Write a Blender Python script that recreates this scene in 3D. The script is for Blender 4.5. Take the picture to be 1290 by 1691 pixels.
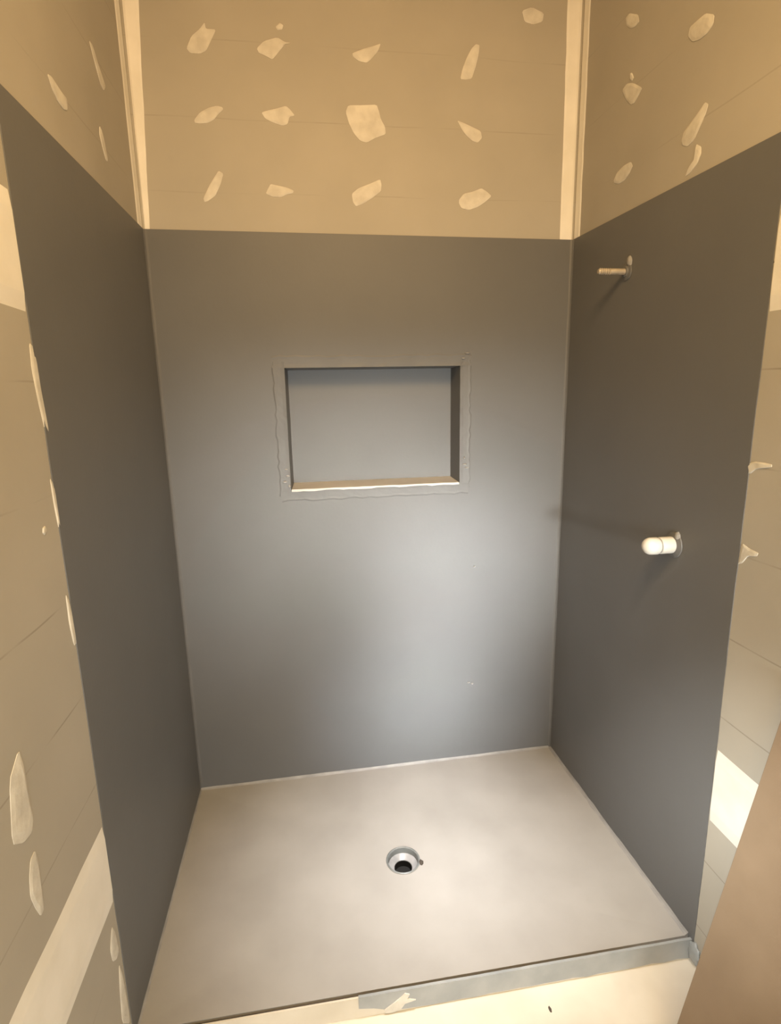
import bpy, bmesh, math, random
from mathutils import Vector, Matrix

for o in list(bpy.data.objects):
    bpy.data.objects.remove(o, do_unlink=True)
SC = bpy.context.scene
COL = SC.collection

# ------------------------------------------------------------------ camera
YAW, PITCH, ROLL = 0.1490405, -0.2131369, -0.0191987
cam_data = bpy.data.cameras.new('camera')
cam_data.sensor_fit = 'VERTICAL'
cam_data.sensor_height = 36.0
cam_data.lens = 19.798
cam_data.clip_start = 0.02
cam = bpy.data.objects.new('camera', cam_data)
COL.objects.link(cam)
_d = Vector((math.sin(YAW) * math.cos(PITCH), math.cos(YAW) * math.cos(PITCH), math.sin(PITCH)))
_r = Vector((math.cos(YAW), -math.sin(YAW), 0))
_u = _r.cross(_d)
_r2 = math.cos(ROLL) * _r + math.sin(ROLL) * _u
_u2 = -math.sin(ROLL) * _r + math.cos(ROLL) * _u
cam.matrix_world = Matrix(((_r2.x, _u2.x, -_d.x, 0.4533), (_r2.y, _u2.y, -_d.y, -1.0855),
                           (_r2.z, _u2.z, -_d.z, 1.4341), (0, 0, 0, 1)))
SC.camera = cam

# ------------------------------------------------------------------ world, exposure
world = bpy.data.worlds.new('world')
SC.world = world
world.use_nodes = True
bg = world.node_tree.nodes['Background']
bg.inputs['Color'].default_value = (0.75, 0.87, 1.0, 1)
bg.inputs['Strength'].default_value = 0.3
SC.view_settings.view_transform = 'Standard'
SC.view_settings.look = 'None'
SC.view_settings.gamma = 1.0
SC.view_settings.use_curve_mapping = False
SC.view_settings.exposure = 0.0


def area(name, loc, target, sx, sy, power, color, spread):
    l = bpy.data.lights.new(name, 'AREA')
    l.shape = 'RECTANGLE'
    l.size, l.size_y = sx, sy
    l.energy = power
    l.color = color
    l.spread = math.radians(spread)
    o = bpy.data.objects.new(name, l)
    COL.objects.link(o)
    o.location = loc
    o.rotation_euler = (Vector(target) - Vector(loc)).to_track_quat('-Z', 'Y').to_euler()
    return o


# daylight beams and fill added just inside the window behind the photographer
area('added_beam_upper', (0.78, -2.28, 1.22), (0.79, 0.84, 0.95), 1.10, 0.14, 4.2, (0.97, 0.97, 0.91), 26)
area('added_beam_lower', (0.98, -2.28, 1.00), (0.99, 0.84, 0.72), 0.28, 0.34, 1.50, (0.96, 0.99, 1.0), 17)
area('added_beam_base', (0.90, -2.28, 0.75), (0.87, 0.84, 0.23), 0.40, 0.28, 1.65, (0.95, 0.99, 1.0), 15)
area('window_fill', (0.75, -2.28, 0.55), (0.72, 0.80, 0.0), 1.0, 0.9, 9.6, (0.88, 0.95, 0.97), 100)
# recessed downlight over the shower tray
area('ceiling_downlight', (0.84, 0.0, 2.66), (0.79, 0.31, 0.0), 0.26, 0.26, 3.6, (1.0, 0.99, 0.985), 33)
# added beam from the left, brightening the foot of the right wall
area('added_left_beam', (0.06, -1.20, 1.75), (1.40, -0.07, 0.40), 0.10, 0.10, 1.05, (0.97, 1.0, 0.98), 22)
# warm ceiling lamp, then an added overhead fill with no fixture
area('warm_ceiling_lamp', (0.66, -0.90, 2.60), (0.66, 0.84, 2.15), 0.50, 0.50, 16.0, (1.0, 0.60, 0.25), 140)
area('ceiling_fill', (0.70, -1.30, 2.66), (0.70, -1.20, 0.0), 1.0, 1.6, 54, (1.0, 0.72, 0.35), 180)


# ------------------------------------------------------------------ materials
def mat(name):
    m = bpy.data.materials.new(name)
    m.use_nodes = True
    nt = m.node_tree
    b = nt.nodes['Principled BSDF']
    return m, nt, b


def N(nt, kind, **kw):
    n = nt.nodes.new(kind)
    for k, v in kw.items():
        setattr(n, k, v)
    return n


def surface(name, c1, c2, rough=0.6, scale=4.0, bump=0.1, bump_scale=120.0, spec=0.5, detail=4.0, metal=0.0,
            bump_dist=0.002):
    """two tones mixed by soft noise, with a fine relief"""
    m, nt, b = mat(name)
    tc = N(nt, 'ShaderNodeTexCoord')
    n1 = N(nt, 'ShaderNodeTexNoise')
    n1.inputs['Scale'].default_value = scale
    n1.inputs['Detail'].default_value = detail
    rp = N(nt, 'ShaderNodeValToRGB')
    rp.color_ramp.elements[0].position = 0.35
    rp.color_ramp.elements[1].position = 0.65
    rp.color_ramp.elements[0].color = (*c1, 1)
    rp.color_ramp.elements[1].color = (*c2, 1)
    n2 = N(nt, 'ShaderNodeTexNoise')
    n2.inputs['Scale'].default_value = bump_scale
    n2.inputs['Detail'].default_value = 3
    bp = N(nt, 'ShaderNodeBump')
    bp.inputs['Strength'].default_value = bump
    bp.inputs['Distance'].default_value = bump_dist
    L = nt.links.new
    L(tc.outputs['Object'], n1.inputs['Vector'])
    L(tc.outputs['Object'], n2.inputs['Vector'])
    L(n1.outputs['Fac'], rp.inputs['Fac'])
    L(rp.outputs['Color'], b.inputs['Base Color'])
    L(n2.outputs['Fac'], bp.inputs['Height'])
    L(bp.outputs['Normal'], b.inputs['Normal'])
    b.inputs['Roughness'].default_value = rough
    b.inputs['Specular IOR Level'].default_value = spec
    b.inputs['Metallic'].default_value = metal
    return m


def plasterboard_mat():
    """tan moisture-resistant board with faint broken pencil lines along the screw rows"""
    m = surface('plasterboard_paper', (0.400, 0.372, 0.318), (0.440, 0.408, 0.350), rough=0.85, scale=3.0, bump=0.05,
                bump_scale=300, spec=0.2)
    nt = m.node_tree
    b = nt.nodes['Principled BSDF']
    L = nt.links.new
    tc = N(nt, 'ShaderNodeTexCoord')
    sep = N(nt, 'ShaderNodeSeparateXYZ')
    L(tc.outputs['Object'], sep.inputs[0])
    nz = N(nt, 'ShaderNodeTexNoise')
    nz.inputs['Scale'].default_value = 2.2
    L(tc.outputs['Object'], nz.inputs['Vector'])

    def line(offset):
        a = N(nt, 'ShaderNodeMath', operation='SUBTRACT'); a.inputs[1].default_value = offset - 0.1
        L(sep.outputs['Z'], a.inputs[0])
        # the line wanders a few millimetres
        w = N(nt, 'ShaderNodeMath', operation='MULTIPLY_ADD'); w.inputs[1].default_value = 0.02
        L(nz.outputs['Fac'], w.inputs[0]); L(a.outputs[0], w.inputs[2])
        p = N(nt, 'ShaderNodeMath', operation='PINGPONG'); p.inputs[1].default_value = 0.1
        L(w.outputs[0], p.inputs[0])
        c = N(nt, 'ShaderNodeMath', operation='GREATER_THAN'); c.inputs[1].default_value = 0.0983
        L(p.outputs[0], c.inputs[0])
        return c
    lo, hi = line(0.07), line(0.04)
    sel = N(nt, 'ShaderNodeMath', operation='GREATER_THAN'); sel.inputs[1].default_value = 1.75
    L(sep.outputs['Z'], sel.inputs[0])
    mx = N(nt, 'ShaderNodeMix', data_type='FLOAT')
    L(sel.outputs[0], mx.inputs[0]); L(lo.outputs[0], mx.inputs[2]); L(hi.outputs[0], mx.inputs[3])
    n3 = N(nt, 'ShaderNodeTexNoise'); n3.inputs['Scale'].default_value = 6.0
    L(tc.outputs['Object'], n3.inputs['Vector'])
    r3 = N(nt, 'ShaderNodeMapRange'); r3.inputs[1].default_value = 0.40; r3.inputs[2].default_value = 0.62
    r3.inputs[4].default_value = 0.40
    L(n3.outputs['Fac'], r3.inputs[0])
    k = N(nt, 'ShaderNodeMath', operation='MULTIPLY')
    fade = N(nt, 'ShaderNodeMapRange'); fade.inputs[1].default_value = 1.70; fade.inputs[2].default_value = 1.80
    fade.inputs[3].default_value = 1.0; fade.inputs[4].default_value = 0.45
    L(sep.outputs['Z'], fade.inputs[0])
    kf = N(nt, 'ShaderNodeMath', operation='MULTIPLY')
    L(mx.outputs[0], kf.inputs[0]); L(fade.outputs[0], kf.inputs[1])
    L(kf.outputs[0], k.inputs[0]); L(r3.outputs[0], k.inputs[1])
    cm = N(nt, 'ShaderNodeMix', data_type='RGBA')
    cm.inputs[7].default_value = (0.16, 0.14, 0.10, 1)
    src = b.inputs['Base Color'].links[0].from_socket
    L(k.outputs[0], cm.inputs[0]); L(src, cm.inputs[6]); L(cm.outputs[2], b.inputs['Base Color'])
    return m


M = {}
M['board'] = plasterboard_mat()
M['compound'] = surface('joint_compound', (0.58, 0.55, 0.49), (0.70, 0.67, 0.60), rough=0.8, scale=26, bump=0.35,
                        bump_scale=45, spec=0.25, bump_dist=0.006)
M['band'] = surface('joint_compound_band', (0.78, 0.75, 0.68), (0.85, 0.82, 0.76), rough=0.8, scale=9, bump=0.15,
                    bump_scale=40, spec=0.25)
M['membrane'] = surface('grey_waterproof_membrane', (0.135, 0.136, 0.138), (0.147, 0.148, 0.150), rough=0.5, scale=2.5,
                        bump=0.10, bump_scale=90, spec=0.3)
M['membrane_tape'] = surface('grey_membrane_over_tape', (0.136, 0.137, 0.139), (0.150, 0.151, 0.153), rough=0.5, scale=10,
                             bump=0.25, bump_scale=38, spec=0.35, bump_dist=0.003)
M['base'] = surface('pale_grey_shower_base_coat', (0.355, 0.340, 0.322), (0.405, 0.390, 0.372), rough=0.45, scale=4.5,
                    bump=0.12, bump_scale=70, spec=0.5, detail=6)
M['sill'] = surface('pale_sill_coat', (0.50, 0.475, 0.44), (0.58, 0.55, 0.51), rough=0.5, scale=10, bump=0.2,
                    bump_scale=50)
M['sealant'] = surface('grey_sealant', (0.26, 0.255, 0.25), (0.34, 0.33, 0.32), rough=0.5, scale=20, bump=0.3,
                       bump_scale=60)
M['angle'] = surface('grey_coated_angle', (0.30, 0.32, 0.33), (0.38, 0.395, 0.40), rough=0.35, scale=12, bump=0.2,
                     bump_scale=60, spec=0.6)
M['groove'] = surface('shadow_line_and_chips', (0.06, 0.05, 0.04), (0.09, 0.07, 0.055), rough=0.9)  # dark tone paints the shadow line behind the angle; also colours chips
M['screed'] = surface('cream_floor_sheet', (0.60, 0.55, 0.46), (0.70, 0.65, 0.56), rough=0.8, scale=5, bump=0.2,
                      bump_scale=50, spec=0.3)
M['raw'] = surface('raw_wall_core', (0.45, 0.42, 0.38), (0.5, 0.47, 0.43), rough=0.9)
M['ceiling'] = surface('ceiling_board', (0.62, 0.57, 0.48), (0.66, 0.61, 0.52), rough=0.9)
M['fibre'] = surface('tan_fibreboard', (0.23, 0.166, 0.108), (0.265, 0.193, 0.128), rough=0.65, scale=7, bump=0.1,
                     bump_scale=200, detail=8)
M['drain_grey'] = surface('grey_drain_collar', (0.15, 0.165, 0.165), (0.22, 0.23, 0.23), rough=0.4, scale=30, bump=0.2)
M['drain_pale'] = surface('pale_drain_funnel', (0.30, 0.31, 0.325), (0.42, 0.42, 0.44), rough=0.3, scale=30, bump=0.1)
M['drain_dark'] = surface('black_drain_pipe', (0.006, 0.006, 0.006), (0.012, 0.011, 0.010), rough=0.6)
M['white_plastic'] = surface('white_plastic', (0.62, 0.60, 0.56), (0.70, 0.68, 0.63), rough=0.4, scale=20, bump=0.1)
M['brass'] = surface('dull_pipe_metal', (0.40, 0.35, 0.28), (0.52, 0.46, 0.38), rough=0.45, scale=60, bump=0.2,
                     metal=0.3)
M['frame'] = surface('white_window_frame', (0.78, 0.78, 0.77), (0.82, 0.82, 0.81), rough=0.4)


def glass_mat():
    m = bpy.data.materials.new('clear_window_glass')
    m.use_nodes = True
    nt = m.node_tree
    nt.nodes.remove(nt.nodes['Principled BSDF'])
    out = nt.nodes['Material Output']
    t = N(nt, 'ShaderNodeBsdfTransparent'); g = N(nt, 'ShaderNodeBsdfGlossy'); mx = N(nt, 'ShaderNodeMixShader')
    g.inputs['Roughness'].default_value = 0.02
    mx.inputs[0].default_value = 0.06
    nt.links.new(t.outputs[0], mx.inputs[1]); nt.links.new(g.outputs[0], mx.inputs[2])
    nt.links.new(mx.outputs[0], out.inputs[0])
    return m


M['glass'] = glass_mat()


# ------------------------------------------------------------------ helpers
def link(name, bm, m, parent=None, smooth=False):
    bmesh.ops.recalc_face_normals(bm, faces=bm.faces)
    me = bpy.data.meshes.new(name)
    bm.to_mesh(me)
    bm.free()
    me.materials.append(m)
    if smooth:
        for p in me.polygons:
            p.use_smooth = True
    o = bpy.data.objects.new(name, me)
    COL.objects.link(o)
    if parent:
        o.parent = parent
        o.matrix_parent_inverse = parent.matrix_basis.inverted()
    return o


def struct(name, bm, m):
    o = link(name, bm, m)
    o['kind'] = 'structure'
    return o


def thing(name, loc, label, cat):
    o = bpy.data.objects.new(name, None)
    o.empty_display_size = 0.05
    o.location = loc
    COL.objects.link(o)
    o['label'] = label
    o['category'] = cat
    return o


def prism(bm, loop_a, loop_b):
    """closed solid between two loops of equal length"""
    a = [bm.verts.new(p) for p in loop_a]
    b = [bm.verts.new(p) for p in loop_b]
    n = len(a)
    bm.faces.new(a)
    bm.faces.new(list(reversed(b)))
    for i in range(n):
        bm.faces.new((a[i], b[i], b[(i + 1) % n], a[(i + 1) % n]))


def box(bm, x0, x1, y0, y1, z0, z1):
    prism(bm, [(x0, y0, z0), (x1, y0, z0), (x1, y1, z0), (x0, y1, z0)],
          [(x0, y0, z1), (x1, y0, z1), (x1, y1, z1), (x0, y1, z1)])


def bevel(bm, w, seg=2):
    bmesh.ops.bevel(bm, geom=list(bm.edges), offset=w, segments=seg, affect='EDGES', profile=0.5)


# wall coordinates (metres): the two side walls run very slightly out of square
YB = 0.8433
ZF = -0.06                                              # bathroom floor, below the shower base
ZC = 2.68                                               # ceiling
YF = -2.40                                              # wall behind the photographer


def WL(y, z, off=0.0): return Vector((0.006 * y + off, y, z))
def WR(y, z, off=0.0): return Vector((1.4 - 0.0203 * y - off, y, z))
def WB(x, z, off=0.0): return Vector((x, YB - off, z))


def slab(bm, W, poly, o0, o1):
    prism(bm, [W(u, v, o0) for u, v in poly], [W(u, v, o1) for u, v in poly])


def rect(u0, u1, v0, v1): return [(u0, v0), (u1, v0), (u1, v1), (u0, v1)]


def chaikin(poly, k=1):
    for _ in range(k):
        out = []
        for i in range(len(poly)):
            a, b = poly[i], poly[(i + 1) % len(poly)]
            out.append((a[0] * .86 + b[0] * .14, a[1] * .86 + b[1] * .14))
            out.append((a[0] * .14 + b[0] * .86, a[1] * .14 + b[1] * .86))
        poly = out
    return poly


def dab(W, poly, parent, base=0.0, thick=0.0022, m='compound'):
    """a smear of compound: raised, thinner at its rim"""
    poly = chaikin(poly)
    cu = sum(p[0] for p in poly) / len(poly)
    cv = sum(p[1] for p in poly) / len(poly)
    inner = [(cu + (u - cu) * .72, cv + (v - cv) * .72) for u, v in poly]
    bm = bmesh.new()
    r0 = [bm.verts.new(W(u, v, base - 0.001)) for u, v in poly]
    r1 = [bm.verts.new(W(u, v, base + thick * .45)) for u, v in poly]
    r2 = [bm.verts.new(W(u, v, base + thick)) for u, v in inner]
    n = len(poly)
    for i in range(n):
        j = (i + 1) % n
        bm.faces.new((r0[i], r0[j], r1[j], r1[i]))
        bm.faces.new((r1[i], r1[j], r2[j], r2[i]))
    c = bm.verts.new(W(cu, cv, base + thick * 1.1))
    for i in range(n):
        bm.faces.new((r2[i], r2[(i + 1) % n], c))
    return link('compound_patch', bm, M[m], parent)


def strip_poly(u0, u1, v0, v1, amp, n, rnd):
    """vertical strip (v runs along) whose long edges wander a little"""
    a = [(u0 + rnd.uniform(-amp, amp), v0 + (v1 - v0) * i / n) for i in range(n + 1)]
    b = [(u1 + rnd.uniform(-amp, amp), v0 + (v1 - v0) * i / n) for i in range(n + 1)]
    return a, b


def ribbon(W, a, b, base, thick, name, m, parent):
    """solid ribbon between two edge polylines"""
    bm = bmesh.new()
    lo_a = [bm.verts.new(W(u, v, base - .001)) for u, v in a]
    lo_b = [bm.verts.new(W(u, v, base - .001)) for u, v in b]
    mid = [((p[0] * .8 + q[0] * .2, p[1] * .8 + q[1] * .2), (p[0] * .2 + q[0] * .8, p[1] * .2 + q[1] * .8))
           for p, q in zip(a, b)]
    hi_a = [bm.verts.new(W(p[0], p[1], base + thick)) for p, q in mid]
    hi_b = [bm.verts.new(W(q[0], q[1], base + thick)) for p, q in mid]
    n = len(a)
    for i in range(n - 1):
        for s, t in ((lo_a, hi_a), (hi_a, hi_b), (hi_b, lo_b), (lo_b, lo_a)):
            bm.faces.new((s[i], s[i + 1], t[i + 1], t[i]))
    bm.faces.new((lo_a[0], hi_a[0], hi_b[0], lo_b[0]))
    bm.faces.new((lo_a[-1], hi_a[-1], hi_b[-1], lo_b[-1]))
    return link(name, bm, m, parent)


# outlines of the compound smears on the three walls (wall coordinates, metres)
DAB_B = [
    [(0.1758,2.4048), (0.1920,2.4359), (0.2171,2.4555), (0.2320,2.4729), (0.2339,2.4566), (0.2626,2.4569), (0.2449,2.4271), (0.2310,2.4020), (0.2117,2.3932), (0.1848,2.3932)],
    [(0.3740,2.4167), (0.3961,2.4364), (0.4350,2.4480), (0.4571,2.4371), (0.4728,2.4365), (0.4550,2.4308), (0.4400,2.4144), (0.4175,2.3899), (0.4006,2.3982), (0.3801,2.4047)],
    [(0.6542,2.4209), (0.6874,2.4339), (0.7205,2.4438), (0.7409,2.4513), (0.7312,2.4302), (0.7104,2.4083), (0.6955,2.3979), (0.6718,2.4013), (0.6557,2.4115)],
    [(0.9870,2.3704), (0.9945,2.4003), (1.0077,2.4304), (1.0228,2.4556), (1.0361,2.4677), (1.0477,2.4652), (1.0443,2.4374), (1.0351,2.4042), (1.0238,2.3740), (1.0064,2.3698)],
    [(0.1813,2.2223), (0.1985,2.2421), (0.2255,2.2560), (0.2484,2.2619), (0.2638,2.2594), (0.2667,2.2532), (0.2501,2.2398), (0.2386,2.2265), (0.2204,2.2161), (0.1960,2.2135), (0.1823,2.2145)],
    [(0.3769,2.2504), (0.3932,2.2560), (0.4185,2.2620), (0.4494,2.2715), (0.4614,2.2624), (0.4749,2.2469), (0.4585,2.2429), (0.4520,2.2232), (0.4373,2.2177), (0.4108,2.2246), (0.3866,2.2348)],
    [(0.6287,2.2638), (0.6367,2.2821), (0.6793,2.2842), (0.7241,2.2880), (0.7311,2.2686), (0.7363,2.2490), (0.7490,2.2280), (0.7505,2.2080), (0.7181,2.1966), (0.6913,2.1821), (0.6708,2.1863), (0.6509,2.2071), (0.6369,2.2346)],
    [(0.9781,2.2566), (0.9977,2.2507), (1.0274,2.2401), (1.0553,2.2293), (1.0596,2.2106), (1.0458,2.1963), (1.0279,2.2007), (1.0079,2.2153), (0.9920,2.2334)],
    [(0.1889,2.0109), (0.2077,2.0448), (0.2257,2.0702), (0.2396,2.0888), (0.2531,2.0810), (0.2419,2.0508), (0.2252,2.0202), (0.2026,2.0045), (0.1916,2.0009)],
    [(0.3751,2.0296), (0.3834,2.0450), (0.3914,2.0571), (0.4149,2.0528), (0.4403,2.0485), (0.4601,2.0406), (0.4578,2.0337), (0.4392,2.0297), (0.4203,2.0207), (0.3947,2.0217)],
    [(0.6396,2.0372), (0.6610,2.0534), (0.6957,2.0665), (0.7306,2.0814), (0.7341,2.0660), (0.7317,2.0468), (0.7043,2.0269), (0.6731,2.0086), (0.6518,2.0011), (0.6426,2.0130)],
    [(0.9856,2.0294), (1.0015,2.0476), (1.0297,2.0538), (1.0599,2.0654), (1.0763,2.0570), (1.0949,2.0432), (1.0748,2.0264), (1.0485,2.0095), (1.0182,1.9998), (0.9938,2.0045), (0.9856,2.0187)],
    [(1.1812,2.5653), (1.2120,2.5770), (1.2519,2.5637), (1.2488,2.5409), (1.2176,2.5308), (1.1899,2.5370)],
    [(0.4315,2.4753), (0.4442,2.4852), (0.4543,2.4798), (0.4502,2.4689), (0.4361,2.4664)],
]
DAB_R = [
    [(0.5950,2.4228), (0.5780,2.4248), (0.5360,2.3987), (0.5280,2.3777), (0.5440,2.3752), (0.5673,2.3835), (0.5896,2.4027)],
    [(0.3173,2.2333), (0.3133,2.2496), (0.2890,2.2497), (0.2616,2.2487), (0.2327,2.2304), (0.2339,2.2126), (0.2514,2.2033), (0.2768,2.2048), (0.3001,2.2133)],
    [(0.5914,2.2464), (0.5685,2.2523), (0.5384,2.2398), (0.4933,2.2075), (0.5082,2.1971), (0.5262,2.1863), (0.5435,2.1894), (0.5697,2.2143)],
    [(0.3107,2.0116), (0.3042,2.0273), (0.2802,2.0382), (0.2554,2.0505), (0.2372,2.0611), (0.2264,2.0527), (0.2319,2.0368), (0.2468,2.0170), (0.2659,1.9943), (0.2861,1.9892), (0.3046,1.9988)],
    [(0.6079,2.0214), (0.5938,2.0359), (0.5610,2.0434), (0.5254,2.0416), (0.5151,2.0274), (0.5278,2.0135), (0.5500,2.0024), (0.5806,2.0029), (0.6038,2.0136)],
    [(0.2562,1.9830), (0.2384,1.9712), (0.2362,1.9553), (0.2460,1.9384), (0.2690,1.9257), (0.2858,1.9235), (0.2790,1.9370), (0.2578,1.9503), (0.2475,1.9645)],
    [(0.0011,1.2603), (-0.0205,1.2708), (-0.0459,1.2712), (-0.0660,1.2699), (-0.0669,1.2638), (-0.0291,1.2563), (-0.0146,1.2439), (-0.0048,1.2425)],
    [(-0.0138,1.0883), (-0.0352,1.0818), (-0.0603,1.0793), (-0.0568,1.0702), (-0.0343,1.0650), (-0.0203,1.0441), (-0.0073,1.0373)],
    [(0.5564,2.2715), (0.5476,2.2687), (0.5371,2.2522), (0.5449,2.2472), (0.5545,2.2560)],
]
DAB_L = [
    [(0.2330,2.0395), (0.2503,2.0437), (0.2715,2.0411), (0.2960,2.0374), (0.3230,2.0374), (0.3176,2.0129), (0.2942,2.0061), (0.2688,2.0080), (0.2477,2.0196)],
    [(0.5223,2.2461), (0.5422,2.2478), (0.5599,2.2303), (0.5934,2.2079), (0.6145,2.1939), (0.5945,2.1754), (0.5746,2.1794), (0.5569,2.1995), (0.5372,2.2227)],
    [(0.5265,2.0698), (0.5416,2.0655), (0.5530,2.0380), (0.5635,2.0067), (0.5482,2.0012), (0.5308,2.0243), (0.5187,2.0485)],
    [(-0.2438,0.9089), (-0.2380,0.8796), (-0.2389,0.8287), (-0.2380,0.7818), (-0.2474,0.7655), (-0.2737,0.7693), (-0.3001,0.7901), (-0.2797,0.8815)],
    [(-0.2480,0.7325), (-0.2446,0.7111), (-0.2468,0.6788), (-0.2516,0.6252), (-0.2633,0.6225), (-0.2735,0.6486), (-0.2805,0.6765), (-0.2747,0.7065), (-0.2634,0.7290)],
    [(-0.0281,0.3395), (-0.0158,0.3099), (-0.0115,0.2569), (-0.0285,0.2547), (-0.0463,0.2699), (-0.0496,0.3020)],
    [(-0.0613,1.2129), (-0.0513,1.2148), (-0.0496,1.2057), (-0.0588,1.1993), (-0.0640,1.2049)],
    [(-0.0083,1.5242), (0.0067,1.5163), (0.0078,1.4500), (0.0175,1.3484), (0.0036,1.3658), (-0.0083,1.4293), (-0.0140,1.4801)],
    [(-0.0066,1.2912), (0.0041,1.2785), (0.0047,1.1878), (-0.0015,1.2008), (-0.0065,1.2470)],
    [(-0.0127,1.0736), (-0.0016,1.0574), (0.0026,0.9694), (-0.0090,0.9698), (-0.0155,1.0170)],
    [(-0.0207,0.2324), (-0.0113,0.1913), (-0.0073,0.0884), (-0.0110,0.0556), (-0.0451,0.1026), (-0.0352,0.1723)],
]

rnd = random.Random(4)

# ------------------------------------------------------------------ setting: floor, ceiling, front wall
bm = bmesh.new()
box(bm, -0.02, 1.47, YF, 0.0, ZF - 0.10, ZF)
FLOOR = struct('floor', bm, M['screed'])
bm = bmesh.new()
box(bm, -0.12, 1.56, YF - 0.1, YB + 0.2, ZC, ZC + 0.1)
struct('ceiling', bm, M['ceiling'])

WX0, WX1, WZ0, WZ1 = 0.20, 1.34, 0.02, 2.10           # added full-height glazed opening, unseen, sized to suit the daylight beams
bm = bmesh.new()
for r in ((-0.015, WX0, ZF, ZC), (WX1, 1.449, ZF, ZC), (WX0, WX1, ZF, WZ0), (WX0, WX1, WZ1, ZC)):
    box(bm, r[0], r[1], YF - 0.10, YF, r[2], r[3])
struct('wall_front', bm, M['board'])
bm = bmesh.new()
fw = 0.05
for r in ((WX0, WX0 + fw, WZ0, WZ1), (WX1 - fw, WX1, WZ0, WZ1), (WX0 + fw, WX1 - fw, WZ0, WZ0 + fw),
          (WX0 + fw, WX1 - fw, WZ1 - fw, WZ1)):
    box(bm, r[0], r[1], YF - 0.08, YF - 0.03, r[2], r[3])
win = struct('added_window_1', bm, M['frame'])
bm = bmesh.new()
box(bm, WX0 + fw, WX1 - fw, YF - 0.058, YF - 0.052, WZ0 + fw, WZ1 - fw)
link('pane', bm, M['glass'], win)

# ------------------------------------------------------------------ setting: back wall with niche
NX0, NX1, NZ0, NZ1, ND = 0.401, 0.993, 1.106, 1.511, 0.100
HBL, HBR = 1.9221, 1.9170                               # top of the membrane, left and right
XBL, XBR = 0.00506, 1.38288


def frame_poly(bm, x0, x1, zb, zt_l, zt_r, o0, o1):
    """back-wall panel with the niche opening cut out"""
    def q(pts): slab(bm, WB, pts, o0, o1)
    q([(x0, zb), (x1, zb), (x1, NZ0), (x0, NZ0)])
    q([(x0, NZ0), (NX0, NZ0), (NX0, NZ1), (x0, NZ1)])
    q([(NX1, NZ0), (x1, NZ0), (x1, NZ1), (NX1, NZ1)])
    q([(x0, NZ1), (x1, NZ1), (x1, zt_r), (x0, zt_l)])
    bmesh.ops.remove_doubles(bm, verts=bm.verts, dist=1e-5)


bm = bmesh.new()
frame_poly(bm, XBL, XBR, ZF, ZC, ZC, -0.16, -0.012)
wall_back = struct('wall_back', bm, M['raw'])
bm = bmesh.new()
frame_poly(bm, XBL, XBR, ZF, 1.668, 1.668, -0.012, 0.0)
link('plasterboard', bm, M['board'], wall_back)
bm = bmesh.new()
slab(bm, WB, rect(XBL, XBR, 1.671, ZC), -0.012, 0.0)
link('plasterboard', bm, M['board'], wall_back)
bm = bmesh.new()
frame_poly(bm, XBL, XBR, -0.03, HBL, HBR, 0.0, 0.002)
link('waterproof_membrane', bm, M['membrane'], wall_back)

# niche lining: five faces of a shallow box, ledge tipped slightly forward
bm = bmesh.new()
t = 0.010
f = [WB(NX0, NZ0), WB(NX1, NZ0), WB(NX1, NZ1), WB(NX0, NZ1)]
k = [WB(NX0 + .008, NZ0 + .006, -ND), WB(NX1 - .006, NZ0 + .007, -ND), WB(NX1 - .006, NZ1 - .004, -ND),
     WB(NX0 + .008, NZ1 - .004, -ND)]
fo = [WB(NX0 - t, NZ0 - t), WB(NX1 + t, NZ0 - t), WB(NX1 + t, NZ1 + t), WB(NX0 - t, NZ1 + t)]
ko = [WB(NX0 - t, NZ0 - t, -ND - t), WB(NX1 + t, NZ0 - t, -ND - t), WB(NX1 + t, NZ1 + t, -ND - t),
      WB(NX0 - t, NZ1 + t, -ND - t)]
f, k, fo, ko = [[bm.verts.new(p) for p in s] for s in (f, k, fo, ko)]
bm.faces.new(k)
bm.faces.new(ko)
for i in range(4):
    j = (i + 1) % 4
    bm.faces.new((f[i], f[j], k[j], k[i]))
    bm.faces.new((fo[i], fo[j], ko[j], ko[i]))
    bm.faces.new((f[i], f[j], fo[j], fo[i]))
niche = link('niche', bm, M['membrane'], wall_back)

# sill of the niche: a thicker pale coat, a little uneven along its front
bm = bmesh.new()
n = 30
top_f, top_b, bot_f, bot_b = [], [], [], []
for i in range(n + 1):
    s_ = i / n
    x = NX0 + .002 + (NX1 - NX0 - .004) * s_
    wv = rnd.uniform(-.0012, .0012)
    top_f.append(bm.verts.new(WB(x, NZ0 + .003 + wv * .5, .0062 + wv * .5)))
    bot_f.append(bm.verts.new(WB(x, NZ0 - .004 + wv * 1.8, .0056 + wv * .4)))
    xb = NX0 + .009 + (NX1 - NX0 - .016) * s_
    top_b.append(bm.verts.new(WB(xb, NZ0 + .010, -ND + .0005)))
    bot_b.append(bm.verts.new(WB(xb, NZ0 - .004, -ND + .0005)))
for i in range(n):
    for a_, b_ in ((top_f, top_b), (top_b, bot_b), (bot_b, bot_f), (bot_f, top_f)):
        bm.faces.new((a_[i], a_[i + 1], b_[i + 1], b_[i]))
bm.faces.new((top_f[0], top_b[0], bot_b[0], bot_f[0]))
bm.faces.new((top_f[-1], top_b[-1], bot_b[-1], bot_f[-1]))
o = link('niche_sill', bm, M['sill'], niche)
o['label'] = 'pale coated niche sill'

# bandage painted in around the niche mouth: four strips, ragged outside, a fold at each corner
OUT = 0.040


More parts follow.
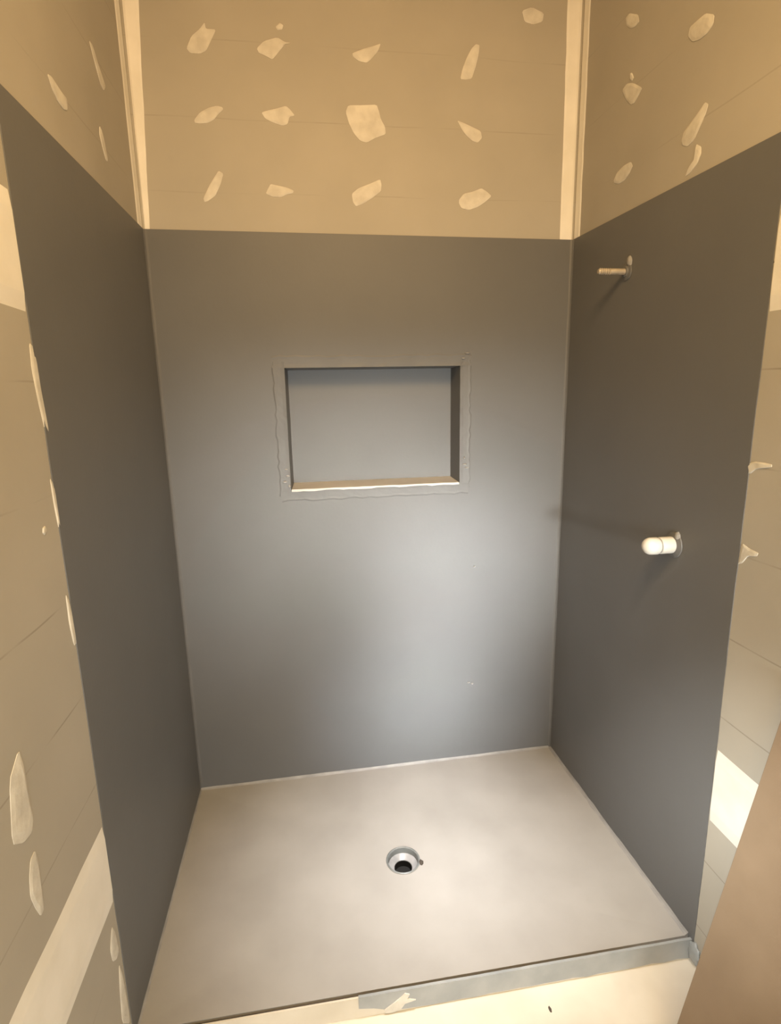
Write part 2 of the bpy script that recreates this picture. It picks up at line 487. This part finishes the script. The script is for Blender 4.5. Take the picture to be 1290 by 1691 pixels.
def tape(W_edge):
    bm = bmesh.new()
    n = 26
    rows = []
    (ax, az), (bx, bz), (ox, oz) = W_edge
    for i in range(n + 1):
        s = i / n
        x, z = ax + (bx - ax) * s, az + (bz - az) * s
        wob = rnd.uniform(-.0035, .0035)
        w = OUT + wob
        prof = [(0.0, 0.0016), (0.0, 0.0036 + rnd.uniform(-.0005, .0008)), (0.30, 0.0027 + rnd.uniform(-.0003, .0006)),
                (0.70, 0.0028 + rnd.uniform(-.0002, .0004)), (0.86, 0.0036 + rnd.uniform(-.0004, .0005)), (1.0, 0.0016)]
        rows.append([bm.verts.new(WB(x + ox * w * p, z + oz * w * p, h)) for p, h in prof])
    for r, s in zip(rows[:-1], rows[1:]):
        for i in range(len(r)):
            j = (i + 1) % len(r)
            bm.faces.new((r[i], r[j], s[j], s[i]))
    bm.faces.new(rows[0]); bm.faces.new(rows[-1])
    return link('niche_tape', bm, M['membrane_tape'], wall_back, smooth=False)


tape(((NX0 - OUT, NZ1), (NX1 + OUT, NZ1), (0, 1)))
tape(((NX0 - OUT * .8, NZ0), (NX1 + OUT * .8, NZ0), (0, -1)))
tape(((NX0, NZ0 - .02), (NX0, NZ1 + .02), (-1, 0)))
tape(((NX1, NZ0 - .02), (NX1, NZ1 + .02), (1, 0)))


def lump(x, z, rx, rz, th, m, name):
    bm = bmesh.new()
    bmesh.ops.create_icosphere(bm, subdivisions=2, radius=1.0)
    for v in bm.verts:
        j = 1 + rnd.uniform(-.18, .18)
        v.co = WB(x + v.co.x * rx * j, z + v.co.z * rz * j, 0.003 - v.co.y * th)
    return link(name, bm, M[m], wall_back, smooth=True)


for x, z, rx, rz in ((0.392, 1.155, .007, .004), (0.388, 1.178, .006, .003), (0.381, 1.135, .008, .004),
                     (0.396, 1.120, .005, .006), (1.012, 1.172, .008, .003), (1.010, 1.195, .004, .004),
                     (1.020, 1.160, .008, .003), (1.004, 1.535, .006, .003), (1.018, 1.552, .009, .002)):
    lump(x, z, rx, rz, .0060, 'sealant', 'paint_ridge')
lump(1.052, 0.790, .004, .003, .004, 'sealant', 'paint_fleck')
lump(1.049, 0.316, .005, .004, .005, 'sealant', 'paint_fleck')
lump(1.036, 0.322, .006, .0025, .004, 'sealant', 'paint_fleck')

DAB_L_TOP = 0
for p in DAB_B:
    dab(WB, p, wall_back)
# set-compound bands down the two upper corners
a, b = strip_poly(XBL + .004, 0.0, HBL, ZC, 0.0, 14, rnd)
b = [(0.026 + 0.031 * (v - HBL) / 0.55 + rnd.uniform(-.0012, .0012), v) for u, v in a]
ribbon(WB, a, b, 0.0, 0.002, 'corner_band', M['band'], wall_back)
a = [(1.3315 - 0.0058 * (HBR + (ZC - HBR) * i / 14 - HBR) / .63 + rnd.uniform(-.0012, .0012), HBR + (ZC - HBR) * i / 14)
     for i in range(15)]
b = [(XBR - .002, v) for u, v in a]
ribbon(WB, a, b, 0.0, 0.002, 'corner_band', M['band'], wall_back)

# ------------------------------------------------------------------ setting: side walls
HFL, HFR = 1.9244, 1.9098


def side_wall(name, W, top_f, top_b, dabs, yf):
    bm = bmesh.new()
    slab(bm, W, rect(YF - 0.1, YB + 0.16, ZF, ZC), -0.09, -0.012)
    w = struct(name, bm, M['raw'])
    for z0, z1 in ((ZF, 0.4685), (0.4715, 1.6685), (1.6715, ZC)):
        bm = bmesh.new()
        slab(bm, W, rect(YF, YB, z0, z1), -0.012, 0.0)
        link('plasterboard', bm, M['board'], w)
    bm = bmesh.new()
    n = 30
    front = [(yf + rnd.uniform(-.0012, .0012), -0.055 + (top_f + 0.055) * i / n) for i in range(n + 1)]
    front[-1] = (yf, top_f)
    slab(bm, W, front + [(YB - .002, top_b), (YB - .002, -0.055)], 0.0, 0.002)
    link('waterproof_membrane', bm, M['membrane'], w)
    for p in dabs:
        dab(W, p, w)
    return w


wall_left = side_wall('wall_left', WL, HFL, HBL, DAB_L, 0.0)
wall_right = side_wall('wall_right', WR, HFR, HBR, DAB_R, -0.010)


def hband(W, y0, y1, z0, z1, parent):
    """horizontal taped joint under a wide band of compound"""
    n = 22
    a = [(y0 + (y1 - y0) * i / n, z0 + rnd.uniform(-.003, .003)) for i in range(n + 1)]
    b = [(y0 + (y1 - y0) * i / n, z1 + rnd.uniform(-.003, .003)) for i in range(n + 1)]
    ribbon(W, a, b, 0.0, 0.0025, 'joint_band', M['band'], parent)


hband(WL, YF, -0.004, 0.366, 0.577, wall_left)
hband(WL, YF, -0.004, 1.565, 1.775, wall_left)
hband(WR, YF, -0.014, 0.364, 0.584, wall_right)
hband(WR, YF, -0.014, 1.565, 1.775, wall_right)
# corner bands, side-wall halves
a = [(0.785 + rnd.uniform(-.002, .002), HBL + (ZC - HBL) * i / 14) for i in range(15)]
ribbon(WL, a, [(YB - .002, v) for u, v in a], 0.0, 0.002, 'corner_band', M['band'], wall_left)
a = [(0.7965 + rnd.uniform(-.002, .002), HBR + (ZC - HBR) * i / 14) for i in range(15)]
ribbon(WR, a, [(YB - .002, v) for u, v in a], 0.0, 0.002, 'corner_band', M['band'], wall_right)

# ------------------------------------------------------------------ shower base
base = thing('shower_tray', (0.69, 0.42, ZF), 'pale grey coated shower tray with a raised front edge between the three walls',
             'shower tray')
DX, DY, DR, DZ = 0.694, 0.392, 0.050, -0.009
bm = bmesh.new()
outer = []
Y0 = 0.012                                              # back of the groove behind the front angle
xl0, xr0 = WL(Y0, 0, .002).x, WR(Y0, 0, .002).x
cor = [Vector((xl0, Y0, 0.0)), Vector((xr0, Y0, 0.0)), Vector((XBR - .002, YB - .002, -.0012)), Vector((XBL + .002, YB - .002, -.0097))]
NS = 16
for i in range(4):
    for s in range(NS):
        outer.append(cor[i].lerp(cor[(i + 1) % 4], s / NS))
angs = [math.atan2(p.y - DY, p.x - DX) for p in outer]
rim = [Vector((DX + DR * math.cos(a), DY + DR * math.sin(a), DZ)) for a in angs]
rings = []
for t in (0.0, 0.06, 0.18, 0.4, 0.7, 1.0):
    rings.append([bm.verts.new(r.lerp(o, t) + Vector((0, 0, -0.004 * math.sin(math.pi * t)))) for r, o in zip(rim, outer)])
n = len(outer)
for r, s in zip(rings[:-1], rings[1:]):
    for i in range(n):
        j = (i + 1) % n
        bm.faces.new((r[i], r[j], s[j], s[i]))
lo_o = [bm.verts.new((p.x, p.y, ZF)) for p in outer]
lo_r = [bm.verts.new((p.x, p.y, ZF)) for p in rim]
for i in range(n):
    j = (i + 1) % n
    bm.faces.new((rings[-1][i], rings[-1][j], lo_o[j], lo_o[i]))
    bm.faces.new((rings[0][i], rings[0][j], lo_r[j], lo_r[i]))
    bm.faces.new((lo_o[i], lo_o[j], lo_r[j], lo_r[i]))
link('base_slab', bm, M['base'], base)

# dark groove painting in the angle's shadow line, coated angle along the front edge, raw core showing at the left
bm = bmesh.new()
box(bm, xl0, xr0 - .001, 0.003, Y0, ZF, -0.008)
link('shadow_groove', bm, M['groove'], base)
bm = bmesh.new()
lower = []
x = 0.50
pts_top, pts_bot = [], []
for i in range(25):
    s = i / 24
    x = 0.515 + (1.398 - 0.515) * s
    zb = -0.055 + rnd.uniform(-.0025, .0025) + (0.025 * (1 - s / .12) if s < .12 else 0)
    pts_bot.append((x, zb))
    pts_top.append((x, 0.0035 + rnd.uniform(-.0006, .0006)))
prism(bm, [(u, -0.0035, v) for u, v in pts_bot + pts_top[::-1]], [(u, 0.003, v) for u, v in pts_bot + pts_top[::-1]])
link('front_angle', bm, M['angle'], base)
bm = bmesh.new()
box(bm, 0.003, 1.396, -0.0015, 0.0028, ZF, 0.0005)
link('front_face', bm, M['screed'], base)
# torn smear of pale compound across the angle
bm = bmesh.new()
pts = [(0.577, -0.045), (0.604, -0.026), (0.622, -0.012), (0.628, -0.005), (0.640, -0.010), (0.634, -0.022), (0.655, -0.030),
       (0.628, -0.036), (0.618, -0.050), (0.598, -0.056), (0.580, -0.055)]
prism(bm, [(u, -0.0062, v) for u, v in pts], [(u, -0.0030, v) for u, v in pts])
link('compound_smear', bm, M['compound'], base)


def cove(p0, p1, n0, n1, r, m='sealant'):
    """small triangular bead in the corner between two surfaces with inward normals n0, n1"""
    bm = bmesh.new()
    steps = 24
    rows = []
    for i in range(steps + 1):
        p = Vector(p0).lerp(Vector(p1), i / steps)
        rr = r * (1 + rnd.uniform(-.2, .2))
        e = 0.0005
        a = p + Vector(n0) * rr - Vector(n1) * e
        c = p - Vector(n0) * e - Vector(n1) * e
        d = p + Vector(n1) * rr - Vector(n0) * e
        mid = p + (Vector(n0) + Vector(n1)) * rr * .36
        rows.append([bm.verts.new(q) for q in (a, c, d, mid)])
    for r_, s_ in zip(rows[:-1], rows[1:]):
        for i in range(4):
            j = (i + 1) % 4
            bm.faces.new((r_[i], r_[j], s_[j], s_[i]))
    bm.faces.new(rows[0]); bm.faces.new(rows[-1])
    return link('sealant_bead', bm, M[m], base, smooth=False)


ex, ey, ez = (1, 0, 0), (0, -1, 0), (0, 0, 1)
nx = (-1, 0, 0)
cove((XBL + .002, YB - .002, -.0097), (XBR - .002, YB - .002, -.0012), ey, ez, 0.007)
cove((xl0, Y0, 0), (XBL + .002, YB - .002, -.0097), ex, ez, 0.005)
cove((xr0, Y0, 0), (XBR - .002, YB - .002, -.0012), nx, ez, 0.009)


def corner_bead(x, sgn, zt, parent):
    bm = bmesh.new()
    steps = 30
    rows = []
    for i in range(steps + 1):
        z = 0.0 + (zt - .0) * i / steps
        rr = 0.010 * (1 + rnd.uniform(-.15, .15))
        yb = YB - .0015
        rows.append([bm.verts.new(q) for q in ((x + sgn * rr, yb, z), (x, yb, z), (x, yb - rr, z),
                                               (x + sgn * rr * .36, yb - rr * .36, z))])
    for r_, s_ in zip(rows[:-1], rows[1:]):
        for i in range(4):
            j = (i + 1) % 4
            bm.faces.new((r_[i], r_[j], s_[j], s_[i]))
    bm.faces.new(rows[0]); bm.faces.new(rows[-1])
    link('corner_bead', bm, M['membrane_tape'], parent)


corner_bead(XBL + .0015, 1, HBL - .002, wall_back)
corner_bead(XBR - .0015, -1, HBR - .002, wall_back)

# paint blob wrapped over the right end of the angle
bm = bmesh.new()
bmesh.ops.create_icosphere(bm, subdivisions=3, radius=1)
for v in bm.verts:
    j = 1 + 0.15 * math.sin(v.co.z * 9 + v.co.y * 5)
    v.co = Vector((1.397 + v.co.x * .008 * j, -0.016 + v.co.y * .022 * j, -0.024 + v.co.z * .030 * j))
link('paint_blob', bm, M['angle'], base, smooth=True)


bm = bmesh.new()                                        # small dark chip on the floor in front of the tray
bmesh.ops.create_icosphere(bm, subdivisions=1, radius=1)
for v in bm.verts:
    v.co = Vector((0.980 + v.co.x * .004, -0.060 + v.co.y * .009, ZF + v.co.z * .002))
link('chip', bm, M['groove'], FLOOR)

# ------------------------------------------------------------------ floor drain
def lathe(prof, seg=40, ox=0.0, oy=0.0):
    bm = bmesh.new()
    rows = []
    for r, z in prof:
        rows.append([bm.verts.new((ox + r * math.cos(2 * math.pi * i / seg), oy + r * math.sin(2 * math.pi * i / seg), z))
                     for i in range(seg)])
    for a_, b_ in zip(rows[:-1], rows[1:]):
        for i in range(seg):
            j = (i + 1) % seg
            bm.faces.new((a_[i], a_[j], b_[j], b_[i]))
    return bm, rows


def place(o, loc, rot=None):
    me = o.data
    mx = Matrix.Translation(Vector(loc))
    if rot:
        mx = mx @ rot
    me.transform(mx)


def solid_link(name, prof, m, parent, loc, rot=None, seg=40, caps=True):
    bm, rows = lathe(prof, seg)
    if caps:
        bm.faces.new(rows[0])
        bm.faces.new(rows[-1])
    o = link(name, bm, M[m], parent, smooth=True)
    try:
        o.data.set_sharp_from_angle(angle=math.radians(35))
    except Exception:
        pass
    place(o, loc, rot)
    return o


drain = thing('floor_drain', (DX, DY, ZF - .03), 'open round floor drain with a dark pipe in the pale shower tray', 'drain')
solid_link('drain_collar', [(.0535, .0015), (.050, .003), (.0475, .001), (.0455, -.022), (.0485, -.022), (.0495, -.002), (.0535, .0015)],
           'drain_grey', drain, (DX, DY, DZ), caps=False)
solid_link('drain_funnel', [(.0470, -.016), (.040, -.021), (.0285, -.027), (.0275, -.031), (.0470, -.031), (.0470, -.016)],
           'drain_pale', drain, (DX, DY, DZ), caps=False)
solid_link('drain_pipe', [(.0276, -.027), (.0262, -.0275), (.0262, -.048), (.0001, -.048), (.0001, -.0495), (.0276, -.0495), (.0276, -.027)],
           'drain_dark', drain, (DX, DY, DZ), caps=False)
bm = bmesh.new()                                        # chipped lip on the right of the collar
bmesh.ops.create_icosphere(bm, subdivisions=2, radius=1)
for v in bm.verts:
    j = 1 + rnd.uniform(-.2, .2)
    v.co = Vector((DX + .054 + v.co.x * .007 * j, DY - .018 + v.co.y * .011 * j, DZ + .001 + v.co.z * .003 * j))
link('chipped_lip', bm, M['groove'], drain)

# ------------------------------------------------------------------ plumbing stubs on the right wall
RX = Matrix.Rotation(math.radians(-90), 4, 'Y')         # lathe axis +z -> -x (out of the right wall)
w = WR(0.505, 1.751, .002)
pipe = thing('shower_pipe_stub', w, 'small threaded pipe stub sticking out high on the right shower wall', 'pipe')
solid_link('pipe', [(.0085, 0), (.0085, .050), (.0078, .052)], 'brass', pipe, w, RX, 24)
prof = []
for i in range(6):
    z = .051 + i * .006
    prof += [(.0068, z), (.0092, z + .0022), (.0068, z + .0048)]
prof += [(.006, .0885)]
solid_link('thread', prof, 'brass', pipe, w, RX, 24)
solid_link('wall_collar', [(.024, 0), (.0235, .003), (.015, .005), (.0125, .0085), (.0085, .009)], 'membrane_tape', pipe, w, RX, 28)
bm = bmesh.new()                                        # scrap of paint-stuck bandage above the stub
bmesh.ops.create_icosphere(bm, subdivisions=2, radius=1)
for v in bm.verts:
    j = 1 + rnd.uniform(-.2, .2)
    v.co = Vector((w.x - .001 + v.co.x * .007, w.y - .012 + v.co.y * .010 * j, w.z + .026 + v.co.z * .016 * j))
link('bandage_scrap', bm, M['sealant'], pipe)

w = WR(0.205, 1.026, .002)
tap = thing('mixer_cap', w, 'white plastic rounded cap over the mixer outlet on the right shower wall', 'tap cap')
solid_link('cap_body', [(.0205, .004), (.0220, .010), (.0220, .040), (.0205, .0430)], 'white_plastic', tap, w, RX, 36)
solid_link('cap_ring', [(.0192, .042), (.0192, .0475)], 'sealant', tap, w, RX, 36)
prof = [(.0205, .0470), (.0224, .0500), (.0224, .066)]
for i in range(1, 9):
    a = math.pi / 2 * i / 8
    prof.append((max(.0224 * math.cos(a), .0004), .066 + .022 * math.sin(a)))
solid_link('cap_dome', prof, 'white_plastic', tap, w, RX, 36)
solid_link('wall_collar', [(.034, 0), (.033, .003), (.027, .005), (.0225, .008), (.020, .008)], 'membrane_tape', tap, w, RX, 36)
bm = bmesh.new()
bmesh.ops.create_icosphere(bm, subdivisions=2, radius=1)
for v in bm.verts:
    j = 1 + rnd.uniform(-.2, .2)
    v.co = Vector((w.x - .002 + v.co.x * .006, w.y - .014 + v.co.y * .009 * j, w.z + .026 + v.co.z * .012 * j))
link('bandage_scrap', bm, M['sealant'], tap)

# ------------------------------------------------------------------ board leaning on the right wall
L0, L1 = (1.194, ZF), (1.398, 0.940)
dx, dz = L1[0] - L0[0], L1[1] - L0[1]
ln = math.hypot(dx, dz)
nxv = (dz / ln, -dx / ln)                               # towards the wall
T = 0.016
Ya, Yb = -0.20, -0.80
bm = bmesh.new()
L1 = (WR(-.2, 0).x - .002 - T * nxv[0] , L1[1] - .08)
dx, dz = L1[0] - L0[0], L1[1] - L0[1]
ring = [(L0[0], L0[1] + .0035), L1, (L1[0] + T * nxv[0], L1[1] + T * nxv[1]), (L0[0] + T * nxv[0], L0[1] + T * nxv[1] + .0035)]
prism(bm, [(x, Ya, z) for x, z in ring], [(x, Yb, z) for x, z in ring])
bevel(bm, 0.0015, 2)
o = link('leaning_board', bm, M['fibre'])
o['label'] = 'tan fibreboard offcut leaning on the right wall in front of the shower'
o['category'] = 'board'
